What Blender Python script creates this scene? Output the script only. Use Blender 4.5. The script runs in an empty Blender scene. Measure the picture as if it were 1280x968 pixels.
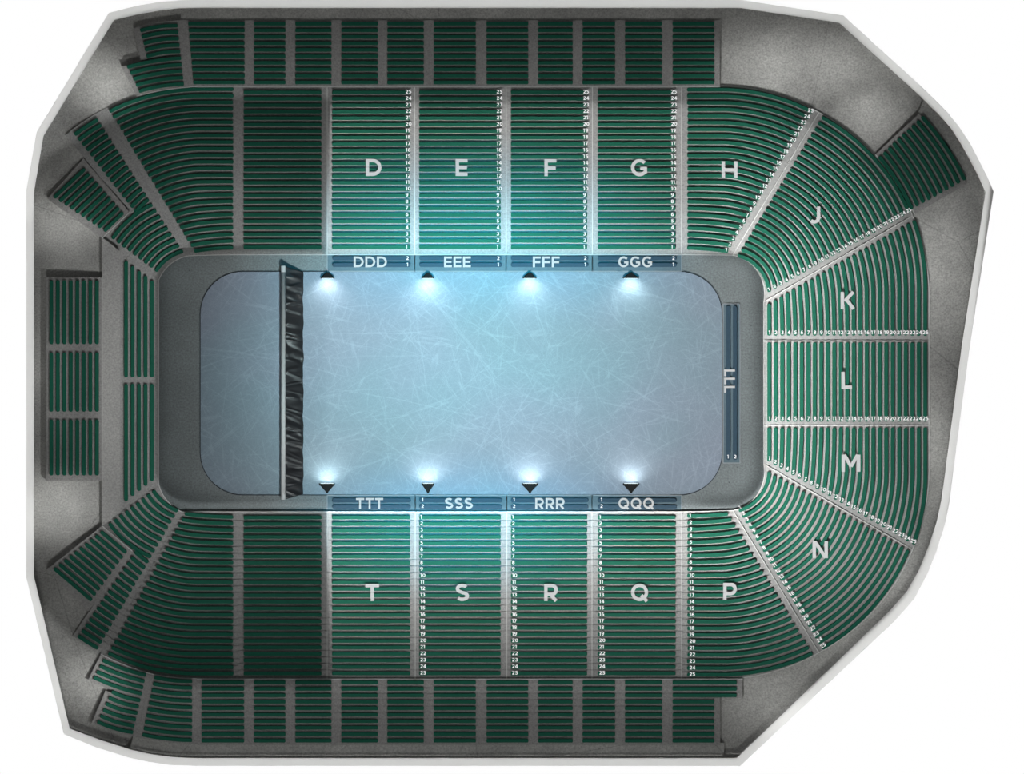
import bpy, bmesh, math, random
from mathutils import Vector, Matrix
random.seed(7)
sc = bpy.context.scene
COL = sc.collection
S = 0.1                       # one plan unit = 0.1 m

def W(p, z=0.0):
    return Vector(((p[0]-640)*S, (484-p[1])*S, z))

# ------------------------------------------------------------------ materials
def new_mat(name):
    m = bpy.data.materials.new(name); m.use_nodes = True
    nt = m.node_tree; nt.nodes.clear()
    out = nt.nodes.new('ShaderNodeOutputMaterial')
    b = nt.nodes.new('ShaderNodeBsdfPrincipled')
    nt.links.new(b.outputs[0], out.inputs[0])
    return m, nt, b

def nd(nt, typ, **kw):
    n = nt.nodes.new(typ)
    for k, v in kw.items():
        if k in ('blend_type','data_type','operation','interpolation_type','feature','noise_dimensions','distance','vector_type','wave_type'):
            setattr(n, k, v)
        else:
            n.inputs[k].default_value = v
    return n

def world_pos(nt):
    return nt.nodes.new('ShaderNodeNewGeometry').outputs['Position']

def noise(nt, vec, scale, detail=3, rough=0.55):
    n = nd(nt, 'ShaderNodeTexNoise', Scale=scale, Detail=detail, Roughness=rough)
    nt.links.new(vec, n.inputs['Vector'])
    return n.outputs['Fac']

def remap(nt, v, a, b, c, d, smooth=False):
    n = nt.nodes.new('ShaderNodeMapRange')
    if smooth: n.interpolation_type = 'SMOOTHSTEP'
    nt.links.new(v, n.inputs[0])
    for i, x in zip((1,2,3,4), (a,b,c,d)): n.inputs[i].default_value = x
    return n.outputs[0]

def mth(nt, op, a, b=None, c=None):
    n = nt.nodes.new('ShaderNodeMath'); n.operation = op
    for i, v in enumerate((a, b, c)):
        if v is None: continue
        if isinstance(v, (int, float)): n.inputs[i].default_value = v
        else: nt.links.new(v, n.inputs[i])
    return n.outputs[0]

def mixc(nt, fac, a, b, mode='MIX'):
    n = nt.nodes.new('ShaderNodeMix'); n.data_type = 'RGBA'; n.blend_type = mode
    for idx, v in ((0, fac), (6, a), (7, b)):
        if isinstance(v, (int, float)): n.inputs[idx].default_value = v
        elif isinstance(v, tuple): n.inputs[idx].default_value = (*v, 1)
        else: nt.links.new(v, n.inputs[idx])
    return n.outputs[2]

def concrete(name, col, grain=0.25, blotch=0.3, spots=0.0, rough=0.9, cracks=False):
    m, nt, b = new_mat(name)
    P = world_pos(nt)
    g = remap(nt, noise(nt, P, 4.5, 2, .7), .25, .75, 1-grain, 1+grain)
    bl = remap(nt, noise(nt, P, 0.13, 5, .6), .3, .7, 1-blotch, 1+blotch)
    k = mth(nt, 'MULTIPLY', g, bl)
    if spots:
        v = nd(nt, 'ShaderNodeTexVoronoi', Scale=0.8); nt.links.new(P, v.inputs['Vector'])
        d = remap(nt, v.outputs['Distance'], 0.03, 0.09, 1-spots, 1.0, True)
        k = mth(nt, 'MULTIPLY', k, d)
    if cracks:
        v = nd(nt, 'ShaderNodeTexVoronoi', Scale=0.028, feature='DISTANCE_TO_EDGE')
        wob = mixc(nt, 0.04, P, noise_col(nt, P, .3), 'ADD')
        nt.links.new(wob, v.inputs['Vector'])
        d = remap(nt, v.outputs['Distance'], 0.0, 0.0022, 0.72, 1.0)
        k = mth(nt, 'MULTIPLY', k, d)
    cb = nt.nodes.new('ShaderNodeCombineColor')
    for i, ch in enumerate(col):
        nt.links.new(mth(nt, 'MULTIPLY', k, ch), cb.inputs[i])
    nt.links.new(cb.outputs[0], b.inputs['Base Color'])
    b.inputs['Roughness'].default_value = rough
    b.inputs['Specular IOR Level'].default_value = 0.15
    return m

def noise_col(nt, vec, scale):
    n = nd(nt, 'ShaderNodeTexNoise', Scale=scale, Detail=3)
    nt.links.new(vec, n.inputs['Vector'])
    return n.outputs['Color']

def plain(name, col, rough=0.7, spec=0.2, var=0.06, metal=0.0, emit=0.0):
    m, nt, b = new_mat(name)
    P = world_pos(nt)
    k = remap(nt, noise(nt, P, 2.2, 2), .3, .7, 1-var, 1+var)
    cb = nt.nodes.new('ShaderNodeCombineColor')
    for i, ch in enumerate(col):
        nt.links.new(mth(nt, 'MULTIPLY', k, ch), cb.inputs[i])
    nt.links.new(cb.outputs[0], b.inputs['Base Color'])
    b.inputs['Roughness'].default_value = rough
    b.inputs['Specular IOR Level'].default_value = spec
    b.inputs['Metallic'].default_value = metal
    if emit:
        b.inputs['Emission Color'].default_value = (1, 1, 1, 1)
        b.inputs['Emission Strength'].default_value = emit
    return m

M = {}
M['wall']    = concrete('wall_paint', (.80, .80, .785), .01, .015)
M['floor']   = concrete('concourse_concrete', (.42, .42, .405), .32, .22, .10, cracks=True)
M['deck']    = concrete('stand_concrete', (.36, .36, .355), .26, .08, .12)
M['tier']    = concrete('tier_concrete', (.34, .335, .33), .26, .10, .10)
M['apron']   = concrete('apron_concrete', (.195, .223, .228), .28, .12, .45)
M['walk']    = concrete('walkway_concrete', (.40, .40, .39), .26, .10, .12)
M['bench']   = plain('green_seat_plastic', (.0114, .125, .079), .65, .12, .05)
M['navy']    = plain('navy_seat_plastic', (.037, .073, .107), .6, .15, .06)
M['panel']   = concrete('riser_panel_concrete', (.115, .168, .198), .10, .08, .2)
M['line']    = plain('pale_edge_paint', (.62, .63, .62), .6, .1, .04)
M['letter_glow']    = plain('glowing_letter_paint', (.25, .26, .26), .6, .05, .02, emit=0.35)  # glow added to the lettering so it stays pale over dim rows
M['number']  = plain('glowing_number_paint', (.30, .30, .30), .6, .05, .02, emit=0.64)  # added glow keeps the numbers white where little light falls
M['black']   = plain('black_metal', (.014, .014, .014), .8, .1, .1)
M['kerb']    = plain('dark_kerb_rubber', (.035, .045, .055), .6, .2, .05)
M['pole']    = plain('grey_truss_metal', (.42, .42, .42), .55, .3, .04)
M['cap']     = plain('pale_end_cap', (.55, .55, .55), .5, .3, .04)

def ice_mat():
    m, nt, b = new_mat('scratched_ice')
    P = world_pos(nt)
    tint = remap(nt, noise(nt, P, .045, 2), .35, .65, 0, 1, True)
    base = mixc(nt, tint, (.208, .285, .335), (.236, .28, .345))
    fine = remap(nt, noise(nt, P, 3.0, 3, .7), .3, .7, .95, 1.05)
    acc = None
    rnd = random.Random(3)
    warp = noise_col(nt, P, .06)
    for i in range(17):
        ang = math.pi*(i+rnd.uniform(-.3,.3))/17
        mp = nt.nodes.new('ShaderNodeMapping'); mp.vector_type = 'POINT'
        mp.inputs['Rotation'].default_value = (0, 0, ang)
        mp.inputs['Location'].default_value = (rnd.uniform(0,90), rnd.uniform(0,90), i*7.3)
        wp = mixc(nt, rnd.uniform(1.5, 5.0), P, warp, 'ADD') if False else P
        add = nt.nodes.new('ShaderNodeVectorMath'); add.operation = 'MULTIPLY_ADD'
        nt.links.new(warp, add.inputs[0]); w = rnd.uniform(.6, 3)
        add.inputs[1].default_value = (w, w, 0); nt.links.new(P, add.inputs[2])
        nt.links.new(add.outputs[0], mp.inputs['Vector'])
        sc2 = nt.nodes.new('ShaderNodeVectorMath'); sc2.operation = 'MULTIPLY'
        sc2.inputs[1].default_value = (.022, 1.7, 1)
        nt.links.new(mp.outputs[0], sc2.inputs[0])
        n = nd(nt, 'ShaderNodeTexNoise', Scale=1.0, Detail=0.0); nt.links.new(sc2.outputs[0], n.inputs['Vector'])
        # thin iso-line of the stretched noise = one long scratch
        d = mth(nt, 'ABSOLUTE', mth(nt, 'SUBTRACT', n.outputs['Fac'], .60))
        l = remap(nt, d, 0.0, 0.011, 1.0, 0.0)
        acc = l if acc is None else mth(nt, 'ADD', acc, l)
    acc = mth(nt, 'MINIMUM', acc, 1.6)
    k = mth(nt, 'MULTIPLY', fine, mth(nt, 'MULTIPLY_ADD', acc, .17, .95))
    mul = nt.nodes.new('ShaderNodeVectorMath'); mul.operation = 'SCALE'
    nt.links.new(base, mul.inputs[0]); nt.links.new(k, mul.inputs['Scale'])
    nt.links.new(mul.outputs[0], b.inputs['Base Color'])
    b.inputs['Roughness'].default_value = .55
    b.inputs['Specular IOR Level'].default_value = 0.15
    return m
M['ice'] = ice_mat()

def satin():
    m, nt, b = new_mat('black_satin')
    b.inputs['Base Color'].default_value = (.012, .012, .014, 1)
    b.inputs['Roughness'].default_value = .46
    b.inputs['Specular IOR Level'].default_value = .5
    P = world_pos(nt)
    bp = nd(nt, 'ShaderNodeBump', Strength=.15, Distance=.1)
    nt.links.new(noise(nt, P, 1.2, 2), bp.inputs['Height'])
    nt.links.new(bp.outputs[0], b.inputs['Normal'])
    return m
M['satin'] = satin()

def lens_mat():
    m = bpy.data.materials.new('lit_lens'); m.use_nodes = True
    nt = m.node_tree; nt.nodes.clear()
    o = nt.nodes.new('ShaderNodeOutputMaterial'); e = nt.nodes.new('ShaderNodeEmission')
    e.inputs[0].default_value = (.85, 1, 1, 1); e.inputs[1].default_value = 3
    nt.links.new(e.outputs[0], o.inputs[0]); return m
M['lens'] = lens_mat()

# ------------------------------------------------------------------ object helpers
def obj(name, bm, mat, parent=None, smooth=False):
    me = bpy.data.meshes.new(name)
    if parent is not None:
        bmesh.ops.translate(bm, verts=bm.verts, vec=-parent.location)
    bmesh.ops.recalc_face_normals(bm, faces=bm.faces)
    bm.to_mesh(me); bm.free()
    if smooth:
        for p in me.polygons: p.use_smooth = True
    o = bpy.data.objects.new(name, me); COL.objects.link(o)
    me.materials.append(mat)
    if parent is not None: o.parent = parent
    return o

def recenter(o):
    """put a top-level mesh's origin at the foot of its bounding box"""
    vs = [v.co for v in o.data.vertices]
    c = Vector(((min(v.x for v in vs)+max(v.x for v in vs))/2, (min(v.y for v in vs)+max(v.y for v in vs))/2, min(v.z for v in vs)))
    o.data.transform(Matrix.Translation(-c)); o.location = c

def thing(name, label, cat, loc, group=None):
    o = bpy.data.objects.new(name, None); COL.objects.link(o)
    o.location = loc; o.empty_display_size = .5
    o['label'] = label; o['category'] = cat
    if group: o['group'] = group
    return o

def struct(name, bm, mat):
    o = obj(name, bm, mat); recenter(o); o['kind'] = 'structure'; return o

def strip_prism(bm, pa, pb, z0, z1, z1b=None):
    """solid between two plan polylines (equal point counts)"""
    if z1b is None: z1b = z1
    n = len(pa)
    ta = [bm.verts.new(W(p, z1)) for p in pa]; tb = [bm.verts.new(W(p, z1b)) for p in pb]
    ba = [bm.verts.new(W(p, z0)) for p in pa]; bb = [bm.verts.new(W(p, z0)) for p in pb]
    for i in range(n-1):
        bm.faces.new((ta[i], ta[i+1], tb[i+1], tb[i]))
        bm.faces.new((ba[i], ba[i+1], bb[i+1], bb[i]))
        bm.faces.new((ta[i], ta[i+1], ba[i+1], ba[i]))
        bm.faces.new((tb[i], tb[i+1], bb[i+1], bb[i]))
    for i in (0, n-1):
        bm.faces.new((ta[i], tb[i], bb[i], ba[i]))

def poly_prism(bm, pts, z0, z1):
    t = [bm.verts.new(W(p, z1)) for p in pts]; b = [bm.verts.new(W(p, z0)) for p in pts]
    bm.faces.new(t); bm.faces.new(b)
    n = len(pts)
    for i in range(n):
        j = (i+1) % n
        bm.faces.new((t[i], t[j], b[j], b[i]))

# ------------------------------------------------------------------ plan paths
def lerp(a, b, f): return (a[0]+(b[0]-a[0])*f, a[1]+(b[1]-a[1])*f)

def resample(pts, n):
    L = [0]
    for a, b in zip(pts, pts[1:]): L.append(L[-1]+math.dist(a, b))
    out = []; j = 0
    for i in range(n):
        s = L[-1]*i/(n-1)
        while j < len(L)-2 and L[j+1] < s: j += 1
        f = (s-L[j])/max(1e-9, L[j+1]-L[j])
        out.append(lerp(pts[j], pts[j+1], min(1, max(0, f))))
    return out

def polar(c, A, B, n=40):
    a0 = math.atan2(A[1]-c[1], A[0]-c[0]); a1 = math.atan2(B[1]-c[1], B[0]-c[0])
    d = (a1-a0+math.pi) % (2*math.pi)-math.pi
    r0, r1 = math.dist(A, c), math.dist(B, c)
    return [(c[0]+(r0+(r1-r0)*i/n)*math.cos(a0+d*i/n), c[1]+(r0+(r1-r0)*i/n)*math.sin(a0+d*i/n)) for i in range(n+1)]

def path(mode, A, B, c=None, bow=0.0):
    """from A to B. arcflat-h / arcflat-v: A lies on the flat run, B on the arc"""
    if mode == 'line': return [A, B]
    if mode == 'arc': return resample(polar(c, A, B), 26)
    if mode == 'bow':
        mx, my = (A[0]+B[0])/2, (A[1]+B[1])/2
        dx, dy = B[0]-A[0], B[1]-A[1]; l = math.hypot(dx, dy)
        nx, ny = -dy/l, dx/l
        pts = []
        for i in range(15):
            f = i/14; q = 4*f*(1-f)*bow
            pts.append((A[0]+dx*f+nx*q, A[1]+dy*f+ny*q))
        return pts
    # mode h / v: eases from the flat run into the arc; short ends bend like a parabola, long ones follow the circle
    ax = 0 if mode == 'h' else 1
    k = (c[0], A[1]) if mode == 'h' else (A[0], c[1])
    over = (B[ax]-k[ax])*(1 if B[ax] > A[ax] else -1)
    n = 40; out = []
    w = max(0.0, min(1.0, (over-4)/55)); w = w*w*(3-2*w)
    arc = polar(c, k, B, 80) if over > 0 else None
    for i in range(n+1):
        f = i/n
        m_ = A[ax]+(B[ax]-A[ax])*f
        par = A[1-ax]+(B[1-ax]-A[1-ax])*f**1.8
        v = par
        if arc:
            cir = A[1-ax] if (m_-k[ax])*(B[ax]-A[ax]) <= 0 else B[1-ax]
            for p, q in zip(arc, arc[1:]):
                if min(p[ax], q[ax]) <= m_ <= max(p[ax], q[ax]) and abs(q[ax]-p[ax]) > 1e-9 and i < n:
                    cir = p[1-ax]+(q[1-ax]-p[1-ax])*(m_-p[ax])/(q[ax]-p[ax])
            v = par*(1-w)+cir*w
        out.append((m_, v) if ax == 0 else (v, m_))
    return resample(out, 40)

def normals(pts):
    out = []
    for i in range(len(pts)):
        a = pts[max(0, i-1)]; b = pts[min(len(pts)-1, i+1)]
        dx, dy = b[0]-a[0], b[1]-a[1]; l = math.hypot(dx, dy) or 1
        out.append(((dx/l, dy/l), (-dy/l, dx/l)))
    return out

def bench_outline(pts, w, cap):
    """closed plan outline of a bench of width w along pts; cap = corner radius"""
    # shorten both ends by cap
    pts = [tuple(p) for p in pts]
    total = sum(math.dist(a, b) for a, b in zip(pts, pts[1:]))
    if len(pts) == 2:
        core = [lerp(pts[0], pts[1], cap/total), lerp(pts[0], pts[1], 1-cap/total)]
    else:
        fine = resample(pts, 200); k = max(1, int(round(cap/total*199)))
        core = resample(fine[k:200-k], len(pts))
    N = normals(core); h = w/2
    out = [(p[0]+n[0]*h, p[1]+n[1]*h) for p, (t, n) in zip(core, N)]
    def corner(p, t, n, s):
        # s=+1 end of path, goes from +n side to -n side
        r = cap; q = []
        cs = [(h-r, 90, 0), (-(h-r), 0, -90)] if h > r else [(0, 90, -90)]
        for off, a0, a1 in cs:
            for i in range(1, 5 if len(cs) == 2 else 8):
                m_ = 5 if len(cs) == 2 else 8
                a = math.radians(a0+(a1-a0)*i/m_)
                u = off+r*math.sin(a); v = r*math.cos(a)
                q.append((p[0]+n[0]*u*s+t[0]*v*s, p[1]+n[1]*u*s+t[1]*v*s))
        return q
    out += corner(core[-1], N[-1][0], N[-1][1], 1)
    out += [(p[0]-n[0]*h, p[1]-n[1]*h) for p, (t, n) in zip(reversed(core), reversed(N))]
    out += corner(core[0], N[0][0], N[0][1], -1)
    return out, core, N

def bench_bm(pts, w, cap, zt, h=0.40, bevel=0.35):
    """bench: kick board, seat slab with a softened top edge"""
    bm = bmesh.new()
    outline, core, N = bench_outline(pts, w, min(cap, w/2))
    inner, _, _ = bench_outline(core_ext(pts, bevel), w-2*bevel, max(.3, min(cap, w/2)-bevel))
    rings = [(outline, zt-0.12), (outline, zt+h-0.05), (inner, zt+h)]
    prev = None; nv = len(outline)
    if len(inner) != nv: inner = outline
    for pl, z in rings:
        vs = [bm.verts.new(W(p, z)) for p in pl]
        if prev:
            for i in range(nv):
                j = (i+1) % nv
                bm.faces.new((prev[i], prev[j], vs[j], vs[i]))
        prev = vs
    bm.faces.new(prev)
    return bm

def core_ext(pts, d):
    """pull both ends in by d"""
    total = sum(math.dist(a, b) for a, b in zip(pts, pts[1:]))
    if len(pts) == 2:
        return [lerp(pts[0], pts[1], d/total), lerp(pts[0], pts[1], 1-d/total)]
    fine = resample(pts, 400); k = max(1, int(round(d/total*399)))
    return resample(fine[k:400-k], len(pts))

def ribbon(bm, pts, w, z, t=0.05, zs=None):
    N = normals(pts); h = w/2
    pa = [(p[0]+n[0]*h, p[1]+n[1]*h) for p, (_, n) in zip(pts, N)]
    pb = [(p[0]-n[0]*h, p[1]-n[1]*h) for p, (_, n) in zip(pts, N)]
    if zs is None: strip_prism(bm, pa, pb, z-t, z)
    else:
        for i in range(len(pts)-1):
            za, zb = zs[i], zs[i+1]
            q = [bm.verts.new(W(p, zz)) for p, zz in ((pa[i], za), (pa[i+1], zb), (pb[i+1], zb), (pb[i], za))]
            q2 = [bm.verts.new(W(p, zz-t-.15)) for p, zz in ((pa[i], za), (pa[i+1], zb), (pb[i+1], zb), (pb[i], za))]
            bm.faces.new(q); bm.faces.new(q2)
            for a in range(4):
                b = (a+1) % 4; bm.faces.new((q[a], q[b], q2[b], q2[a]))

# ------------------------------------------------------------------ lettering (own stroke alphabet)
def arc_pts(cx, cy, rx, ry, a0, a1, n=14):
    return [(cx+rx*math.cos(math.radians(a0+(a1-a0)*i/n)), cy+ry*math.sin(math.radians(a0+(a1-a0)*i/n))) for i in range(n+1)]
T_ = .2  # stroke of the capitals (cap height 1)
h_ = T_/2
GL = {
 'D': (.92, [[(h_,0),(h_,1)], [(T_,1-h_),(.40,1-h_)]+arc_pts(.42,.5,.40,.4,88,-88)+[(.40,h_),(T_,h_)]]),
 'E': (.70, [[(h_,0),(h_,1)], [(T_,1-h_),(.70,1-h_)], [(T_,.5),(.66,.5)], [(T_,h_),(.70,h_)]]),
 'F': (.70, [[(h_,0),(h_,1)], [(T_,1-h_),(.70,1-h_)], [(T_,.47),(.66,.47)]]),
 'G': (.96, [arc_pts(.49,.5,.40,.41,42,318,22)+[(.83,.24)], [(.93,.45),(.53,.45)], [(.83,.16),(.83,.36)]]),
 'H': (.93, [[(h_,0),(h_,1)], [(.83,0),(.83,1)], [(T_,.5),(.73,.5)]]),
 'J': (.60, [[(.50,1),(.50,.36)]+arc_pts(.25,.36,.25,.26,0,-140,12)]),
 'K': (.86, [[(h_,0),(h_,1)], [(.74,1),(.24,.46)], [(.36,.52),(.76,0)]]),
 'L': (.62, [[(h_,0),(h_,1)], [(T_,h_),(.62,h_)]]),
 'M': (1.10,[[(h_,0),(h_,1)], [(1.0,0),(1.0,1)], [(.16,.99),(.55,.30)], [(.94,.99),(.55,.30)]]),
 'N': (.90, [[(h_,0),(h_,1)], [(.80,0),(.80,1)], [(.14,.97),(.76,.03)]]),
 'P': (.80, [[(h_,0),(h_,1)], [(T_,1-h_),(.45,1-h_)]+arc_pts(.45,.635,.25,.265,86,-86,10)+[(.45,.37),(T_,.37)]]),
 'Q': (1.02,[arc_pts(.50,.5,.40,.41,0,360,26), [(.60,.34),(.93,-.02)]]),
 'R': (.82, [[(h_,0),(h_,1)], [(T_,1-h_),(.45,1-h_)]+arc_pts(.45,.645,.25,.255,86,-86,10)+[(.45,.39),(T_,.39)], [(.42,.32),(.70,0)]]),
 'S': (.78, [arc_pts(.39,.715,.28,.19,35,255,14)+arc_pts(.39,.29,.30,.195,85,-145,14)]),
 'T': (.80, [[(.40,0),(.40,.8)], [(0,1-h_),(.80,1-h_)]]),
 '0': (.80, [arc_pts(.40,.5,.28,.39,0,360,22)]),
 '1': (.46, [[(.30,0),(.30,1)], [(.03,.80),(.22,.92)]]),
 '2': (.70, [arc_pts(.35,.68,.25,.22,160,-35,10)+[(.14,.12)], [(.06,h_),(.68,h_)]]),
 '3': (.70, [arc_pts(.33,.72,.23,.18,150,-85,10), arc_pts(.33,.29,.26,.20,88,-150,12)]),
 '4': (.76, [[(.54,0),(.54,1)], [(.50,.94),(.10,.32)], [(.06,.28),(.74,.28)]]),
 '5': (.70, [[(.64,.9),(.18,.9)], [(.20,.9),(.17,.55)], arc_pts(.33,.33,.27,.24,120,-145,14)]),
 '6': (.74, [arc_pts(.38,.32,.26,.23,0,360,18), [(.13,.36),(.20,.68)]+arc_pts(.42,.66,.22,.24,150,45,6)]),
 '7': (.68, [[(.04,.9),(.66,.9)], [(.55,.86),(.22,0)]]),
 '8': (.72, [arc_pts(.36,.73,.21,.17,0,360,16), arc_pts(.36,.28,.25,.19,0,360,16)]),
 '9': (.74, [arc_pts(.36,.68,.26,.23,0,360,18), [(.61,.64),(.54,.32)]+arc_pts(.32,.34,.22,.24,-30,-135,6)]),
}
def text_width(s, gap): return sum(GL[c][0] for c in s)+gap*(len(s)-1)

def stroke(bm, pts, w, fn, z, t):
    closed = math.dist(pts[0], pts[-1]) < 1e-6
    n = len(pts); h = w/2
    L, R = [], []
    for i in range(n):
        if closed: a, b = pts[(i-1) % (n-1)], pts[(i+1) % (n-1)]
        else: a, b = pts[max(0, i-1)], pts[min(n-1, i+1)]
        dx, dy = b[0]-a[0], b[1]-a[1]; l = math.hypot(dx, dy) or 1
        # miter
        m_ = 1.0
        if 0 < i < n-1 and not closed:
            d1 = (pts[i][0]-a[0], pts[i][1]-a[1]); l1 = math.hypot(*d1) or 1
            cosang = (d1[0]*dx+d1[1]*dy)/(l1*l)
            m_ = 1/max(.55, cosang)
        L.append((pts[i][0]-dy/l*h*m_, pts[i][1]+dx/l*h*m_)); R.append((pts[i][0]+dy/l*h*m_, pts[i][1]-dx/l*h*m_))
    strip_prism(bm, [fn(p) for p in L], [fn(p) for p in R], z-t, z)

def text_bm(s, cx, cy, cap, rot=0.0, width=None, gap=.16, w=T_, z=1.0, t=.03, align='c'):
    """cx,cy = centre in plan units (y down); rot degrees clockwise as seen"""
    bm = bmesh.new()
    tw = text_width(s, gap); sx = cap if width is None else width/tw
    x0 = -tw/2*sx if align == 'c' else 0.0
    ca, sa = math.cos(math.radians(rot)), math.sin(math.radians(rot))
    for c in s:
        adv, strokes = GL[c]
        for k, st in enumerate(strokes):
            def fn(p, x0=x0):
                X = x0+p[0]*sx; Y = -(p[1]-.5)*cap
                return (cx+X*ca-Y*sa, cy+X*sa+Y*ca)
            stroke(bm, st, w, fn, z+.002*k, t)
        x0 += (adv+gap)*sx
    return bm

# ------------------------------------------------------------------ a seating section
def make_section(name, label, cat, group, n, mode, A, B, dA, dB, c=None, w=4.8, cap=1.5, z0=.5, dz=.135,
                 base=0.0, kin=0.0, kout=None, letter=None, numbers=None, lines=None, deckmat='deck', bow=0.0,
                 split=None, seatmat='bench', hb=.40, lip=True):
    """A,B: (row 1 end, row n end) of the benches at either side; dA,dB: (inner, outer) ends of the concrete deck.
       split=(k, A2, B2, dA2, dB2): rows after k use other ends"""
    if kout is None: kout = n+.75
    cx = sum(p[0] for p in (dA[0], dA[1], dB[0], dB[1]))/4; cy = sum(p[1] for p in (dA[0], dA[1], dB[0], dB[1]))/4
    root = thing(name, label, cat, W((cx, cy), base), group)
    def bench_ends(k):
        if split and k > split[0]:
            f = (k-split[0]-1)/(n-split[0]-1)
            return lerp(split[1][0], split[1][1], f), lerp(split[2][0], split[2][1], f)
        n1 = split[0] if split else n
        f = (k-1)/(n1-1)
        return lerp(A[0], A[1], f), lerp(B[0], B[1], f)
    def deck_ends(k, row):
        if split and row > split[0]:
            f = (k-split[0]-.5)/(kout-split[0]-.5)
            return lerp(split[3][0], split[3][1], f), lerp(split[4][0], split[4][1], f)
        ko = split[0]+.5 if split else kout
        f = (k-kin)/(ko-kin)
        return lerp(dA[0], dA[1], f), lerp(dB[0], dB[1], f)
    bm = bmesh.new()
    for k in range(1, n+1):
        ka = kin if k == 1 else k-.5
        kb = kout if k == n else k+.5
        a0, b0 = deck_ends(ka, k); a1, b1 = deck_ends(kb, k)
        p0 = path(mode, a0, b0, c, bow); p1 = path(mode, a1, b1, c, bow)
        m_ = max(len(p0), len(p1))
        if len(p0) != m_: p0 = resample(p0, m_)
        if len(p1) != m_: p1 = resample(p1, m_)
        strip_prism(bm, p0, p1, base, z0+dz*(k-1))
    obj('concrete_deck', bm, M[deckmat], root)
    for k in range(1, n+1):
        a, b = bench_ends(k)
        zt = z0+dz*(k-1)
        obj('bench', bench_bm(path(mode, a, b, c, bow), w, cap, zt, hb), M[seatmat], root)
    if lip:
        a0, b0 = deck_ends(kin, 1)
        bm = bmesh.new(); ribbon(bm, path(mode, a0, b0, c, bow), 1.1, z0+.06, .3)
        obj('edge_strip', bm, M['line'], root)
    if letter:
        ch, lx, ly = letter
        zl = z0+dz*14+hb+.10
        o = obj('section_letter', text_bm(ch, lx, ly, 21.4, z=zl, t=.05), M['letter_glow'], root)
    if numbers:
        for k in numbers['rows']:
            a, b = bench_ends(k)
            x, y, rot, al = numbers['fn'](k, a, b)
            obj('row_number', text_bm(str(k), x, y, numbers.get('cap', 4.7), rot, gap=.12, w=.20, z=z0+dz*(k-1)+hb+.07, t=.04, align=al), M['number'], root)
    if lines:
        for nm in lines:
            bm = bmesh.new()
            if nm == 'A' or nm == 'B':
                i = 0 if nm == 'A' else 1
                pts = [deck_ends(kin+(kout-kin)*f/n, 1)[i] for f in range(n+1)]
                zs = [z0+dz*max(0, min(n-1, (kin+(kout-kin)*f/n)-.5))+.14 for f in range(n+1)]
                ribbon(bm, pts, 1.05, 0, .05, zs)
            if nm == 'out':
                a1, b1 = deck_ends(kout, n)
                ribbon(bm, path(mode, a1, b1, c, bow), 1.2, z0+dz*(n-1)+.12, .2)
            obj('boundary_line', bm, M['line'], root)
    return root

TOP, BOT = (309.3, 115.4), (647.1, 842.3)
def yk(t, k, n=25): return t[0]+(t[1]-t[0])*(k-1)/(n-1)
LOWER = 'lower bowl seating sections'
R25 = list(range(1, 26))

def top_straight(name, label, xa, xb, la, lb, letter=None, nx=None, lines=None):
    nums = {'rows': R25, 'fn': lambda k, a, b: (nx, a[1]-.9, 0, 'l')} if nx else None
    return make_section(name, label, 'seating section', LOWER, 25, 'line', ((xa, TOP[0]), (xa, TOP[1])), ((xb, TOP[0]), (xb, TOP[1])),
        ((la, 318.5), (la, 107.5)), ((lb, 318.5), (lb, 107.5)), kin=-.15, kout=25.9, letter=letter, numbers=nums, lines=lines, hb=.46)
def bot_straight(name, label, xa, xb, la, lb, letter=None, nx=None, lines=None):
    nums = {'rows': R25, 'fn': lambda k, a, b: (nx, a[1]-.9, 0, 'l')} if nx else None
    return make_section(name, label, 'seating section', LOWER, 25, 'line', ((xa, BOT[0]), (xa, BOT[1])), ((xb, BOT[0]), (xb, BOT[1])),
        ((la, 640), (la, 849.5)), ((lb, 640), (lb, 849.5)), kin=.15, kout=25.9, letter=letter, numbers=nums, lines=lines, hb=.44)

SEC = 'seating_section'
def lab(ch, extra): return f'green bench section lettered {ch}, {extra}'
top_straight(SEC, 'dim unlettered bank of straight green rows just left of section D', 304.5, 402, 298, 409)
top_straight(SEC, lab('D', 'above panel DDD'), 415, 513, 409, 518.5, ('D', 467, 209.3), 507, ['A', 'out'])
top_straight(SEC, lab('E', 'above panel EEE'), 524, 626, 518.5, 632.7, ('E', 577, 209.3), 620.7, ['A', 'out'])
top_straight(SEC, lab('F', 'above panel FFF'), 638.5, 734, 632.7, 740.5, ('F', 688, 209.5), 729, ['A', 'out'])
top_straight(SEC, lab('G', 'above panel GGG'), 747, 844.5, 740.5, 852, ('G', 799.2, 209.5), 838.8, ['A', 'out'])
bot_straight(SEC, 'dim unlettered bank of straight green rows just left of section T', 304.5, 402, 298, 409)
bot_straight(SEC, lab('T', 'below panel TTT'), 415, 513, 409, 519, ('T', 465.3, 741), None, ['A', 'out'])
bot_straight(SEC, lab('S', 'below panel SSS'), 524, 626, 519, 633.5, ('S', 577.8, 741), 525.3, ['A', 'out'])
bot_straight(SEC, lab('R', 'below panel RRR'), 638.5, 734, 633.5, 740, ('R', 689, 741), 640, ['A', 'out'])
bot_straight(SEC, lab('Q', 'below panel QQQ'), 747, 844.5, 740, 852, ('Q', 799.7, 741), 749, ['A', 'out'])

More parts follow.
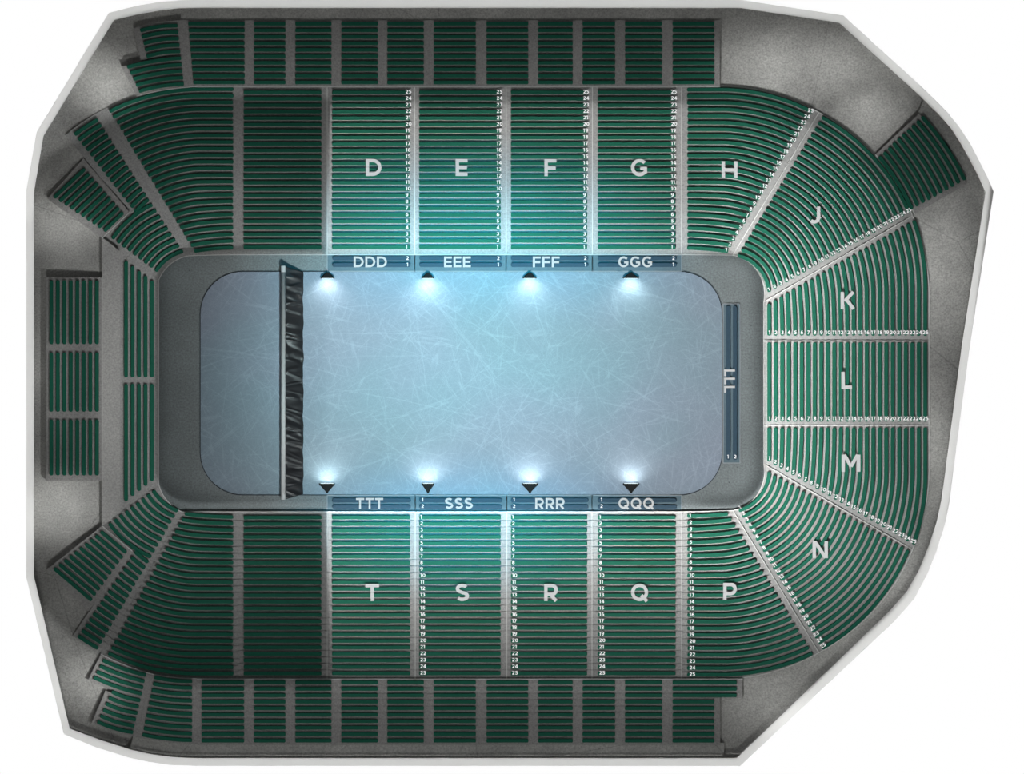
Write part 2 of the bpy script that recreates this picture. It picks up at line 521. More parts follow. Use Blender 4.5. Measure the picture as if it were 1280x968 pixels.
def num_end(end, back, rot):
    """numbers sit 'back' plan units in from one end of the row, shifted along rot text"""
    def fn(k, a, b):
        p = b if end == 'b' else a
        return (p[0]+back[0], p[1]+back[1], rot, 'c')
    return {'rows': R25, 'fn': fn, 'cap': 4.7}
cTR, cBR, cTL, cBL = (906, 366), (906, 591), (247, 366), (247, 591)
make_section(SEC, lab('H', 'first of the curved right end'), 'seating section', LOWER, 25, 'h', ((859, 310.2), (859, 112)), ((910, 314.3), (1015.5, 140)),
    ((852, 318.5), (852, 107.5)), ((916, 319.2), (1023.7, 140.6)), cTR, 4.8, 1.9, hb=.48, kin=.2, kout=25.6, letter=('H', 912, 212.3),
    numbers=num_end('b', (-2.2, -2.0), 8), lines=['A', 'out'])
make_section(SEC, lab('J', 'in the upper right curve between H and K'), 'seating section', LOWER, 25, 'arc', ((922, 319.5), (1027, 146.5)), ((961.7, 365.5), (1136.5, 266.5)),
    ((916, 319.2), (1023.7, 140.6)), ((954.7, 377.8), (1140.6, 270)), cTR, 4.7, 2.3, hb=.44, kin=.2, kout=25.6, letter=('J', 1019, 269),
    numbers=dict(num_end('b', (-.6, -3.6), -30), cap=4.4), lines=['A', 'out'])
make_section(SEC, lab('K', 'right end between J and L'), 'seating section', LOWER, 25, 'v', ((961.5, 420), (1156.5, 420)), ((961.4, 379.3), (1142, 275.5)),
    ((954.7, 426.3), (1161.3, 426.3)), ((954.7, 377.8), (1140.6, 270)), cTR, 4.9, 2.4, kin=.2, kout=25.6, letter=('K', 1060, 375.7),
    numbers=num_end('a', (.3, -4.3), 0), lines=['A', 'out', 'B'])
make_section(SEC, lab('L', 'middle of the right end'), 'seating section', LOWER, 25, 'line', ((961.5, 428), (1156.5, 428)), ((961.5, 527.5), (1156.5, 527.5)),
    ((954.7, 426.3), (1161.3, 426.3)), ((954.7, 532.5), (1161.3, 532.5)), None, 4.9, 2.4, kin=.2, kout=25.6, letter=('L', 1058.3, 475.8),
    numbers=num_end('b', (.3, -4.3), 0), lines=['out'])
make_section(SEC, lab('M', 'right end between L and N'), 'seating section', LOWER, 25, 'v', ((961.5, 534.5), (1156.5, 534.5)), ((961.4, 577.3), (1141.5, 681)),
    ((954.7, 532.5), (1161.3, 532.5)), ((954.7, 580.2), (1140.6, 687.5)), cBR, 4.9, 2.4, kin=.2, kout=25.6, letter=('M', 1063.7, 579.2),
    numbers=num_end('b', (.3, -4.3), 12), lines=['A', 'out', 'B'])
make_section(SEC, lab('N', 'in the lower right curve between M and P'), 'seating section', LOWER, 25, 'arc', ((961.5, 590), (1135, 687.5)), ((923.3, 638.8), (1027, 811.5)),
    ((954.7, 580.2), (1140.6, 687.5)), ((916, 638.4), (1023.5, 816.3)), cBR, 4.7, 2.3, hb=.54, kin=.2, kout=25.6, letter=('N', 1025.3, 687.3),
    numbers=num_end('b', (1.6, -4.2), -35), lines=['out', 'B'])
make_section(SEC, lab('P', 'first of the curved right end below'), 'seating section', LOWER, 25, 'h', ((859, 645.3), (859, 843.8)), ((910, 642.6), (1015.2, 817)),
    ((852, 640), (852, 849.5)), ((916, 638.4), (1023.5, 816.3)), cBR, 4.8, 1.9, hb=.48, kin=.2, kout=25.6, letter=('P', 912.5, 739.7),
    numbers={'rows': R25, 'fn': lambda k, a, b: (861.7, a[1]-.6, 0, 'l')}, lines=['A', 'out'])
# left end
make_section(SEC, 'dim curved bank of long green rows in the upper left corner', 'seating section', LOWER, 25, 'h', ((291.7, 309.6), (291.7, 111.5)), ((242.5, 314.3), (137, 139.5)),
    ((298, 318.5), (298, 106)), ((236, 320), (129, 137)), cTL, 4.8, 1.9, hb=.48, kin=.2, kout=25.6)
make_section(SEC, 'dim curved bank of long green rows in the lower left corner', 'seating section', LOWER, 25, 'h', ((291.7, 646.5), (291.7, 842.5)), ((231, 642.3), (135.6, 817)),
    ((298, 640), (298, 850)), ((227, 640), (127, 821)), cBL, 4.8, 1.9, hb=.48, kin=.2, kout=25.6)
make_section(SEC, 'narrow dim bank of short green rows beside the upper left tilted block', 'seating section', LOWER, 25, 'arc', ((228.9, 314.2), (190.6, 256)), ((194.5, 339.6), (140.4, 299)),
    ((236, 320), (196.5, 251.3)), ((198.5, 350), (127, 298)), cTL, 5.0, 2.3, kin=.2, kout=25.7,
    split=(9, ((186, 249), (122.5, 149.5)), ((168.5, 265.8), (93, 168.7)), ((196.5, 251.3), (129, 137)), ((163, 268), (82, 169))))
make_section(SEC, 'narrow dim bank of short green rows beside the lower left tilted block', 'seating section', LOWER, 25, 'arc', ((222.5, 639), (189.3, 696.5)), ((191.5, 613), (136.6, 654.2)),
    ((227, 640), (190.3, 708)), ((198.5, 606), (127.5, 657.5)), cBL, 5.0, 2.3, kin=.2, kout=25.7,
    split=(9, ((185.4, 703.5), (123, 811)), ((168.7, 689.6), (97.5, 795)), ((190.3, 708), (127, 821)), ((164, 687), (91, 795))))
make_section(SEC, 'five upright green rows at the left rink end, upper half', 'seating section', LOWER, 5, 'line', ((190, 351), (157.6, 326.5)), ((190, 472), (157.6, 472)),
    ((198.3, 349), (150, 314)), ((198.3, 476.3), (150, 476.3)), None, 4.8, 2.3, kin=0, kout=5.95)
make_section(SEC, 'five upright green rows at the left rink end, lower half', 'seating section', LOWER, 5, 'line', ((190, 480), (157.6, 480)), ((190, 601.5), (157.6, 626.5)),
    ((198.3, 476.3), (150, 476.3)), ((198.3, 606), (150, 641)), None, 4.8, 2.3, kin=0, kout=5.95)

# ------------------------------------------------------------------ upper tier blocks
TIER = 'upper tier seating blocks'
UZ, UD = 4.3, .06
def tier(label, A, B, dA, dB, n=10, mode='line', c=None, bow=0, split=None, z0=UZ, dz=UD, w=4.8, kin=.1, kout=10.75, base=1.0, cap=1.5, lines=None, hb=.42):
    return make_section('tier_block', label, 'seating block', TIER, n, mode, A, B, dA, dB, c, w, cap, z0, dz, base, kin, kout,
        deckmat='tier', bow=bow, split=split, lines=lines, hb=hb)
t1, t10 = 103.0, 29.7
b1, b10 = 853.5, 926.3
XB = [(317.5, 357), (369, 414.5), (426.5, 472.5), (484, 530), (542, 595), (608, 660.5), (672.5, 716), (728, 769), (781, 827.5), (840.5, 893)]
XM = [312, 363, 420.5, 478.2, 536, 601.5, 666.5, 722, 775, 834, 899.8]
ordn = ['second', 'third', 'fourth', 'fifth', 'sixth', 'seventh', 'eighth', 'ninth', 'tenth']
tier('stepped end block of bowed rows at the far left of the top tier', ((173.5, 114.2), (158.9, 84)), ((230, 105), (226.5, 72.7)),
     ((170.5, 120.3), (152, 83)), ((237, 109), (233, 68)), bow=-2.0, mode='bow',
     split=(5, ((183, 70.8), (175.2, 38.3)), ((225.6, 64.5), (222, 32.2)), ((176, 75.6), (167, 35)), ((233, 68), (229, 25))))
tier('top tier block with a slanted left side, next to the stepped end block', ((241.6, t1), (235, t10)), ((306, t1), (306, t10)), ((237, 108.5), (229, 25)), ((312, 108.5), (312, 25)))
for i, (xa, xb) in enumerate(XB):
    near = ['two blocks left of section D', 'behind the left edge of section D', 'behind the letter D of section D', 'behind the left side of section E', 'behind the right side of section E', 'behind the left side of section F', 'behind the right side of section F', 'behind the left side of section G', 'behind the right side of section G', 'at its right end beside open concrete'][i]
    tier('dark green ten row block of the top tier, ' + near, ((xa, t1), (xa, t10)), ((xb, t1), (xb, t10)),
         ((XM[i], 108.5), (XM[i], 25)), ((XM[i+1], 108.5), (XM[i+1], 25)))
tier('stepped end block of bowed rows at the far left of the bottom tier', ((128.7, 825.8), (117, 847)), ((182.5, 844.4), (177.5, 868)),
     ((126, 818), (110, 850.3)), ((187.5, 842.5), (181.3, 876)), bow=1.8, mode='bow',
     split=(4, ((139.8, 865), (121.6, 902.5)), ((175.6, 876), (166.6, 916)), ((132, 863.6), (114.4, 904)), ((181.3, 876), (171, 922))))
tier('bottom tier block of bowed rows next to the stepped end block', ((192.9, 847), (177.9, 918.7)), ((240.3, 852), (240.3, 925.8)), ((187.5, 842.5), (171, 922)), ((246.3, 848.8), (246.3, 931)), bow=1.6, mode='bow')
for i, (xa, xb) in enumerate([(252, 305.4)]+XB[:-1]):
    ma, mb = ([246.3]+XM[:-1])[i], XM[i]
    near = ['below the lower left corner', 'just left of section T', 'below the left edge of section T', 'below the letter of section T', 'below the left side of section S', 'below the right side of section S', 'below the left side of section R', 'below the right side of section R', 'below the left side of section Q', 'below the right side of Q'][i]
    tier('dark green ten row block of the bottom tier, ' + near, ((xa, b1), (xa, b10)), ((xb, b1), (xb, b10)),
         ((ma, 849.3), (ma, 931.5)), ((mb, 849.3), (mb, 931.5)))
tier('bottom tier block with three longer rows, below section P', ((840.5, b1), (840.5, b1+2*8.09)), ((921, b1), (921, b1+2*8.09)),
     ((834, 849.3), (834, 873)), ((928, 849.3), (928, 873)),
     split=(3, ((840.5, b1+3*8.09), (840.5, b10)), ((893, b1+3*8.09), (893, b10)), ((834, 873), (834, 931.5)), ((900, 873), (900, 931.5))))
tier('curved outer block of ten green rows behind section J', ((1098.7, 195.5), (1152, 145.5)), ((1140, 262), (1206, 225.5)),
     ((1094, 193.3), (1148.7, 142)), ((1143.5, 268), (1208.7, 229.5)), mode='arc', c=(907, 366), cap=2.3, w=4.9, kin=.35)
TZ, TD = 2.5, .06
tier('tilted square block of ten green rows at the upper left', ((130, 289.4), (67.3, 247.5)), ((154, 265.8), (106.3, 211)),
     ((127.5, 298), (59.2, 248.7)), ((162, 265.6), (104.4, 198)), z0=TZ, dz=TD, cap=2.3, kin=-.1, kout=11, base=.8)
tier('tilted square block of ten green rows at the lower left', ((125.8, 664.5), (67.6, 710.5)), ((158, 691.5), (114.8, 751)),
     ((127.5, 657.5), (58.7, 711.9)), ((165.6, 689.4), (110.6, 765)), z0=TZ, dz=TD, cap=2.3, kin=-.1, kout=11, base=.8)
for lbl, ya, yb, da, db in (('upper', 350.3, 430.7, 347.3, 435.8), ('middle', 440.5, 515, 435.8, 519.7), ('lower', 524.7, 594.7, 519.7, 601.3)):
    tier(f'{lbl} of three square blocks of upright green rows at the far left', ((121.2, ya), (64.2, ya)), ((121.2, yb), (64.2, yb)),
         ((127.6, da), (58, da)), ((127.6, db), (58, db)), n=8, z0=2.75, dz=.05, cap=2.3, kin=.2, kout=8.8, base=.8, w=4.9)

# ------------------------------------------------------------------ floor level panels with two rows each
PANEL = 'floor level seating panels'
def panel(txt, x0, y0, x1, y1, benches, tx, nums, label):
    root = thing('floor_panel', label, 'seating panel', W(((x0+x1)/2, (y0+y1)/2), 0), PANEL)
    bm = bmesh.new(); strip_prism(bm, [(x0, y0), (x1, y0)], [(x0, y1), (x1, y1)], -.02, .12)
    obj('platform', bm, M['panel'], root)
    bm = bmesh.new()
    for a, b in (((x0, y0), (x1, y0)), ((x1, y0), (x1, y1)), ((x1, y1), (x0, y1)), ((x0, y1), (x0, y0))):
        ribbon(bm, [a, b], 1.0, .16, .1)
    obj('outline_strip', bm, M['panelline'], root)
    for a, b in benches:
        obj('bench', bench_bm([a, b], 5.4, 2.7, .12, .28), M['navy'], root)
    (cx, cy, cap, rot, width) = tx
    obj('section_letters', text_bm(txt, cx, cy, cap, rot, width, gap=.14, w=.19, z=.50, t=.05), M['letter_glow'], root)
    for s, x, y in nums:
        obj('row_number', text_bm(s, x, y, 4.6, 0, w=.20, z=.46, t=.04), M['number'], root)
M['panelline'] = plain('panel_edge_metal', (.30, .33, .35), .6, .1, .04)
def toppanel(t, x0, x1, xa, xb, ca, cb, nx):
    panel(t, x0, 318.8, x1, 339.3, [((xa, 323), (xb, 323)), ((xa, 331.4), (xb, 331.4))], ((ca+cb)/2, 327.5, 13.6, 0, cb-ca),
          [('2', nx, 322.8), ('1', nx, 330.8)], f'narrow rinkside panel of two navy rows lettered {t}')
def botpanel(t, x0, x1, xa, xb, ca, cb, nx):
    panel(t, x0, 619.3, x1, 639.6, [((xa, 625.6), (xb, 625.6)), ((xa, 633.9), (xb, 633.9))], ((ca+cb)/2, 629.4, 13.6, 0, cb-ca),
          [('1', nx, 624.8), ('2', nx, 632.8)] if nx else [], f'narrow rinkside panel of two navy rows lettered {t}')
toppanel('DDD', 409, 518.5, 415.3, 513.5, 442, 483.7, 509.3)
toppanel('EEE', 518.5, 632.7, 524, 627.5, 555, 588.5, 622.8)
toppanel('FFF', 632.7, 740.5, 638.5, 735.5, 666, 699.5, 731.5)
toppanel('GGG', 740.5, 852, 747, 846, 773, 815.5, 841.6)
botpanel('TTT', 409, 519, 415.3, 513.5, 445, 479, None)
botpanel('SSS', 519, 633.5, 524, 627.5, 556, 591, 528.2)
botpanel('RRR', 633.5, 740, 638.5, 735.5, 669, 706, 642.6)
botpanel('QQQ', 740, 852, 747, 846, 773, 817.5, 751.8)
panel('LLL', 904, 380, 925, 579, [((910.3, 382), (910.3, 575.3)), ((918.8, 382), (918.8, 575.3))], (911.9, 476.5, 13.6, 90, 29),
      [('1', 910, 571), ('2', 918.8, 571)], 'upright dark panel of two rows at the right rink end lettered LLL')

# ------------------------------------------------------------------ setting
inner = [(142.5,25),(158,21.3),(175,17.5),(200,13),(225,10.5),(245,10),(925,10),(1049,28.5),(1150,120),(1160,130),(1174,144),(1187.5,159),(1200,178),(1211,198),(1222,219),(1232,240.5),
         (1201,440),(1180,602),(1176.5,626),(1171,652),(1161,682),(1148,714),(1133.5,739.5),(1111,765),(921,948),(245,948),(215,946.6),(188,943),(162,937),(125,925),(87,911),(42.8,722),(42.8,238.7),(54.5,170)]
outer = [(136,16.3),(157,10.6),(175,6.5),(200,2.3),(225,.4),(245,-.1),(925,-.1),(1054,19.3),(1156,112),(1169,124.5),(1184,140),(1199,158.5),(1213,180),(1225,203),(1234,221),(1242,239.5),
         (1211.3,440),(1190,601),(1186.5,630),(1181,656),(1170.5,690),(1157,722),(1143,748.5),(1118.5,776.5),(925,958),(245,957.8),(212,956.5),(185,952.5),(160,947),(120,934.5),(79.8,918),(33,722.6),(33,237.8),(45.8,165)]
WALLTOP = 5.6
for nm, a, b in (('wall_north', 0, 7), ('wall_northeast', 7, 15), ('wall_east', 15, 17), ('wall_southeast', 17, 24), ('wall_south', 24, 30), ('wall_southwest', 30, 31), ('wall_west', 31, 33), ('wall_northwest', 33, 34)):
    idx = [i % 34 for i in range(a, b+1)]
    bm = bmesh.new(); strip_prism(bm, [outer[i] for i in idx], [inner[i] for i in idx], -.3, WALLTOP)
    struct(nm, bm, M['wall'])

# concourse floor: sloping from the low west end up to the east end, with the bowl left open
def fz(x, y):
    f = max(0, min(1, (abs(y-478)-215)/130)); f = f*f*(3-2*f)
    west = 1.55+2.1*f
    return west+(3.62-west)*max(0, min(1, (x-250)/500))
def arcp(c, r, a0, a1, n): return [(c[0]+r*math.cos(math.radians(a)), c[1]+r*math.sin(math.radians(a))) for a in [a0+(a1-a0)*i/n for i in range(n+1)]]
hole = [(140,640),(140,318),(141,302),(150,288),(165,266),(140,232),(118,205),(100,183),(92,171),(120,155),(132,143),(150,136),(175,127),(210,118),(247,114)] \
     + [(x, 113) for x in (300,400,500,600,700,800)] + arcp((906,366), 251, -90, 0, 24) + [(1157,425),(1157,478),(1157,532)] + arcp((906,591), 251, 0, 90, 24) \
     + [(x, 844) for x in (800,700,600,500,400,300)] + [(247,843),(205,839),(160,827),(135,816),(122,812),(100,796),(105,782),(121,760),(140,732),(166,692),(152,668),(140,655)]
mid = [lerp(inner[i], outer[i], .5) for i in range(34)]
bm = bmesh.new()
def loop(pts):
    dense = []
    for i, p in enumerate(pts):
        q = pts[(i+1) % len(pts)]; m_ = max(1, int(math.dist(p, q)//28))
        dense += [lerp(p, q, j/m_) for j in range(m_)]
    vs = [bm.verts.new(W(p, fz(p[0], p[1]))) for p in dense]
    return [bm.edges.new((vs[i], vs[(i+1) % len(vs)])) for i in range(len(vs))]
es = loop(mid)+loop(hole)
bmesh.ops.triangle_fill(bm, use_beauty=True, use_dissolve=False, edges=es)
for f in bm.faces:
    f.normal_update()
    if f.normal.z < 0: f.normal_flip()
ext = bmesh.ops.extrude_face_region(bm, geom=list(bm.faces))
for v in [g for g in ext['geom'] if isinstance(g, bmesh.types.BMVert)]: v.co.z -= .25
struct('floor', bm, M['floor'])

bm = bmesh.new(); poly_prism(bm, [(190,312),(965,312),(965,646),(190,646)], -.3, 0)
struct('floor_rinkside', bm, M['apron'])
bm = bmesh.new(); poly_prism(bm, [(127.3,297),(136,303),(150.2,314.5),(150.2,640.5),(127.3,658)], 0.5, 2.4)
struct('walkway', bm, M['walk'])

for pts in ([(226,5),(905,5),(905,26),(226,26)], [(168,917),(178,916),(246,929),(905,929),(905,953),(245,953),(205,951),(160,942)], [(1147,143),(1157,118),(1175,138),(1212,192),(1222,212),(1207,228),(1185,180)]):
    bm = bmesh.new(); poly_prism(bm, pts, 1.0, 4.55)
    struct('gallery', bm, M['floor'])
bm = bmesh.new(); poly_prism(bm, mid, -.6, -.32); struct('foundation', bm, M['apron'])

def rrect(x0, y0, x1, y1, r, n=14):
    pts = []
    for cx, cy, a0 in ((x1-r, y0+r, -90), (x1-r, y1-r, 0), (x0+r, y1-r, 90), (x0+r, y0+r, 180)):
        pts += arc_pts(cx, cy, r, r, a0, a0+90, n)
    return pts
icep = rrect(250.6, 340, 902.5, 618.6, 53)
bm = bmesh.new(); poly_prism(bm, icep, -.05, .03)
o = obj('ice_sheet', bm, M['ice']); recenter(o)
o['kind'] = 'structure'
bm = bmesh.new(); q = rrect(250.2, 339.6, 902.9, 619, 53.4); ribbon(bm, q+[q[0]], 1.0, .10, .12)
o = obj('ice_kerb', bm, M['kerb']); recenter(o)
o['label'] = 'thin dark kerb outlining the rounded ice sheet'; o['category'] = 'kerb'

# ------------------------------------------------------------------ black stage curtain
root = thing('stage_curtain', 'long black satin curtain hung from a grey pole across the ice', 'curtain', W((365, 479), 0))
zp = .95
def tube(bm, a, b, r, n=14):
    d = (b-a).normalized(); u = d.orthogonal().normalized(); v = d.cross(u)
    A_ = [bm.verts.new(a+(u*math.cos(t)+v*math.sin(t))*r) for t in [2*math.pi*i/n for i in range(n)]]
    B_ = [bm.verts.new(b+(u*math.cos(t)+v*math.sin(t))*r) for t in [2*math.pi*i/n for i in range(n)]]
    for i in range(n):
        j = (i+1) % n; bm.faces.new((A_[i], A_[j], B_[j], B_[i]))
    bm.faces.new(A_); bm.faces.new(B_)
bm = bmesh.new(); tube(bm, W((354, 334), zp), W((354, 623), zp), .27); obj('pole', bm, M['pole'], root, True)
for ya, yb in ((332.6, 340.2), (617.6, 625)):
    bm = bmesh.new(); tube(bm, W((354, ya), zp), W((354, yb), zp), .285); obj('end_cap', bm, M['cap'], root)
for y in (345, 614):
    bm = bmesh.new(); tube(bm, W((354, y), 0), W((354, y), zp), .12); obj('upright', bm, M['pole'], root, True)
rnd = random.Random(11)
folds = [(rnd.uniform(333, 622), rnd.uniform(1.3, 4.2), rnd.uniform(.3, 1.0)*rnd.choice((-1, 1, 1)), rnd.choice((1, 1, 1, -.6))*rnd.uniform(2, 11), rnd.uniform(-.3, .35), rnd.uniform(.6, 1.3)) for _ in range(95)]
NU, NV = 22, 420
bm = bmesh.new(); grid = []
for j in range(NV+1):
    f = j/NV; row = []
    for i in range(NU+1):
        u = i/NU
        ytop = 333.2+(624.6-333.2)*f; ybot = 340.3+(617.8-340.3)*f
        y = ytop+(ybot-ytop)*u
        wav = .9*math.sin(f*37)+.6*math.sin(f*83+1)
        x = 356.2+(22.8+wav*u*.45)*u
        z = zp*(1-u)**.85*.97+.04
        dz = 0
        for (fy, fw, amp, slope, u0, u1) in folds:
            yy = fy+slope*u
            if abs(y-yy) < 3*fw and u0-.15 < u < u1+.15:
                e = max(0, min(1, (u-u0+.15)/.3))*max(0, min(1, (u1+.15-u)/.3))
                dz += amp*.12*e*math.exp(-((y-yy)/fw)**2)
        edge = min(1, u*8)*min(1, (1-u)*6+.15)
        row.append(bm.verts.new(W((x, y), max(.07, z+dz*edge))))
    grid.append(row)
for j in range(NV):
    for i in range(NU):
        bm.faces.new((grid[j][i], grid[j][i+1], grid[j+1][i+1], grid[j+1][i]))
o = obj('drape', bm, M['satin'], root, True)
md = o.modifiers.new('thickness', 'SOLIDIFY'); md.thickness = .03; md.offset = -1

# ------------------------------------------------------------------ rinkside floodlights
def flood(x, y, d, label, wide, base, L=1.0):
    """d=+1 throws towards larger y (down), -1 up"""
    root = thing('floodlight', label, 'floodlight', W((x, y), 0), 'rinkside floodlights')
    def sec(pairs, zc):
        bm = bmesh.new(); prev = None
        for off, hw, hh in pairs:
            yy = y+off*L*d
            ring = []
            for sx, sz in ((-1, -1), (1, -1), (1, -.3), (.8, 1), (-.8, 1), (-1, -.3)):
                ring.append(bm.verts.new(W((x+sx*hw, yy), zc+sz*hh)))
            if prev:
                for i in range(6):
                    k = (i+1) % 6; bm.faces.new((prev[i], prev[k], ring[k], ring[i]))
            else: bm.faces.new(ring)
            prev = ring
        bm.faces.new(prev); return bm
    zc = .34
    obj('housing', sec([(0, base, .12), (1.2, base+.3, .14), (5.6, wide*.84, .24), (6.0, wide*.86, .25)], zc), M['black'], root)
    obj('bezel', sec([(5.8, wide, .27), (7.4, wide, .28)], zc), M['black'], root)
    obj('lens', sec([(7.3, wide*.84, .22), (7.55, wide*.84, .22)], zc), M['lens'], root)
    bm = bmesh.new(); tube(bm, W((x, y+2.2*d), 0), W((x, y+2.2*d), .3), .10); obj('stand', bm, M['black'], root, True)
    l = bpy.data.lights.new('floodlight_beam', 'SPOT'); l.energy = 520; l.color = (.95, 1, .96)
    l.spot_size = math.radians(140); l.spot_blend = .9; l.shadow_soft_size = .35
    lo = bpy.data.objects.new('floodlight_beam', l); COL.objects.link(lo)
    lo.location = W((x, y+(7.6*L+1.6)*d), 1.75)
    lo.rotation_euler = Vector((0, -d*.9, -.6)).to_track_quat('-Z', 'Y').to_euler()
for x, side, w, ref in ((409.3, 't', 8.6, 'DDD'), (534.8, 't', 7.7, 'EEE'), (662, 't', 8.6, 'FFF'), (788.5, 't', 10, 'GGG'),
                (408.8, 'b', 9.6, 'TTT'), (535, 'b', 7.7, 'SSS'), (662.5, 'b', 10, 'RRR'), (788.8, 'b', 10, 'QQQ')):
    if ref in ('DDD', 'TTT'): lb_ = f'small black floodlight on the ice at the left edge of panel {ref}'
    else: lb_ = f'small black floodlight on the ice by the left part of panel {ref}'
    if side == 't': flood(x, 340.6, 1, lb_, w, 2.2)
    else: flood(x, 617, -1, lb_, w, 1.3, 1.66)

# ------------------------------------------------------------------ camera
cam = bpy.data.cameras.new('camera'); cam.type = 'ORTHO'; cam.ortho_scale = 128; cam.clip_end = 400
co = bpy.data.objects.new('camera', cam); COL.objects.link(co); co.location = (0, 0, 120); sc.camera = co

# ------------------------------------------------------------------ world: white below and along the horizon, dim overhead
wd = bpy.data.worlds.new('world'); sc.world = wd; wd.use_nodes = True
nt = wd.node_tree; nt.nodes.clear()
wo = nt.nodes.new('ShaderNodeOutputWorld'); bg = nt.nodes.new('ShaderNodeBackground')
tc = nt.nodes.new('ShaderNodeTexCoord'); sp = nt.nodes.new('ShaderNodeSeparateXYZ')
nt.links.new(tc.outputs['Generated'], sp.inputs[0])
rp = nt.nodes.new('ShaderNodeValToRGB')
nt.links.new(remap(nt, sp.outputs[2], -1, 1, 0, 1), rp.inputs[0])
cr = rp.color_ramp
DIM = .07
cr.elements[0].position = 0; cr.elements[0].color = (1, 1, 1, 1)
cr.elements[1].position = .499; cr.elements[1].color = (1, 1, 1, 1)
for pos, v in ((.501, .3), (.53, DIM), (1.0, DIM)):
    e = cr.elements.new(pos); e.color = (v, v, v, 1)
nt.links.new(rp.outputs[0], bg.inputs[0]); bg.inputs[1].default_value = 1
nt.links.new(bg.outputs[0], wo.inputs[0])
try:
    wd.cycles.sampling_method = 'MANUAL'; wd.cycles.sample_map_resolution = 1024
except Exception: pass

# ------------------------------------------------------------------ lights
su = bpy.data.lights.new('sun', 'SUN'); su.energy = .38; su.angle = math.radians(7); su.color = (1, 1, .98)
so = bpy.data.objects.new('sun', su); COL.objects.link(so)
ELEV = 58
sdir = Vector((0, math.cos(math.radians(ELEV)), -math.sin(math.radians(ELEV))))
so.rotation_euler = sdir.to_track_quat('-Z', 'Y').to_euler(); so.location = (0, -60, 100)

# added spots out of view, no fixture stands there; node masks shape their pools
SPOT_SOUTH = Vector((0, -75, 124))
def profile(name, color, power, masks, aim=(0, 0, 0), soft=.3, zref=2.0, pos=None):
    """masks(nt, X, Y) -> strength factor at the place (X, Y) in metres the beam lands on"""
    SPOT_POS = Vector(pos) if pos else SPOT_SOUTH
    l = bpy.data.lights.new(name, 'SPOT'); l.energy = power; l.color = color
    l.spot_size = math.radians(80); l.spot_blend = 0.0; l.shadow_soft_size = soft
    o = bpy.data.objects.new(name, l); COL.objects.link(o); o.location = SPOT_POS
    d = (Vector(aim)-SPOT_POS).normalized()
    o.rotation_euler = d.to_track_quat('-Z', 'Y').to_euler()
    bpy.context.view_layer.update()
    R = o.rotation_euler.to_matrix()
    l.use_nodes = True; nt = l.node_tree; nt.nodes.clear()
    out = nt.nodes.new('ShaderNodeOutputLight'); em = nt.nodes.new('ShaderNodeEmission')
    nt.links.new(em.outputs[0], out.inputs[0])
    geo = nt.nodes.new('ShaderNodeNewGeometry')
    # beam direction in world space
    sx = nt.nodes.new('ShaderNodeSeparateXYZ'); nt.links.new(geo.outputs['Incoming'], sx.inputs[0])
    sgn = -1.0 if INC_NEG else 1.0
    dx = mth(nt, 'MULTIPLY', sx.outputs[0], sgn); dy = mth(nt, 'MULTIPLY', sx.outputs[1], sgn); dz = mth(nt, 'MULTIPLY', sx.outputs[2], sgn)
    t = mth(nt, 'DIVIDE', zref-SPOT_POS.z, dz)
    X = mth(nt, 'MULTIPLY_ADD', t, dx, SPOT_POS.x); Y = mth(nt, 'MULTIPLY_ADD', t, dy, SPOT_POS.y)
    # even field: make up for the longer throw and the flatter angle towards the far side
    r2 = mth(nt, 'ADD', mth(nt, 'ADD', mth(nt, 'MULTIPLY', dx, dx), mth(nt, 'MULTIPLY', dy, dy)), mth(nt, 'MULTIPLY', dz, dz))
    tt = mth(nt, 'MULTIPLY', mth(nt, 'MULTIPLY', t, t), r2)
    even = mth(nt, 'DIVIDE', mth(nt, 'MULTIPLY', tt, mth(nt, 'SQRT', r2)), mth(nt, 'ABSOLUTE', dz))
    even = mth(nt, 'DIVIDE', even, 25100.0)
    nt.links.new(mth(nt, 'MULTIPLY', masks(nt, X, Y), even), em.inputs[1])
    return o
INC_NEG = False
def px(x): return (x-640)*S
def py(y): return (484-y)*S
def step(nt, v, a, b): return remap(nt, v, a, b, 0, 1, True)
def mul(nt, *vs):
    r = vs[0]
    for v in vs[1:]: r = mth(nt, 'MULTIPLY', r, v)
    return r
def ell(nt, X, Y, cx, cy, rx, ry, p=1.0):
    """soft mask: 1 at the centre, 0 at the rim"""
    a = mth(nt, 'DIVIDE', mth(nt, 'SUBTRACT', X, px(cx)), rx*S); b = mth(nt, 'DIVIDE', mth(nt, 'SUBTRACT', Y, py(cy)), ry*S)
    r = mth(nt, 'SQRT', mth(nt, 'ADD', mth(nt, 'MULTIPLY', a, a), mth(nt, 'MULTIPLY', b, b)))
    v = remap(nt, r, 0, 1, 1, 0, True)
    return mth(nt, 'POWER', v, p) if p != 1 else v

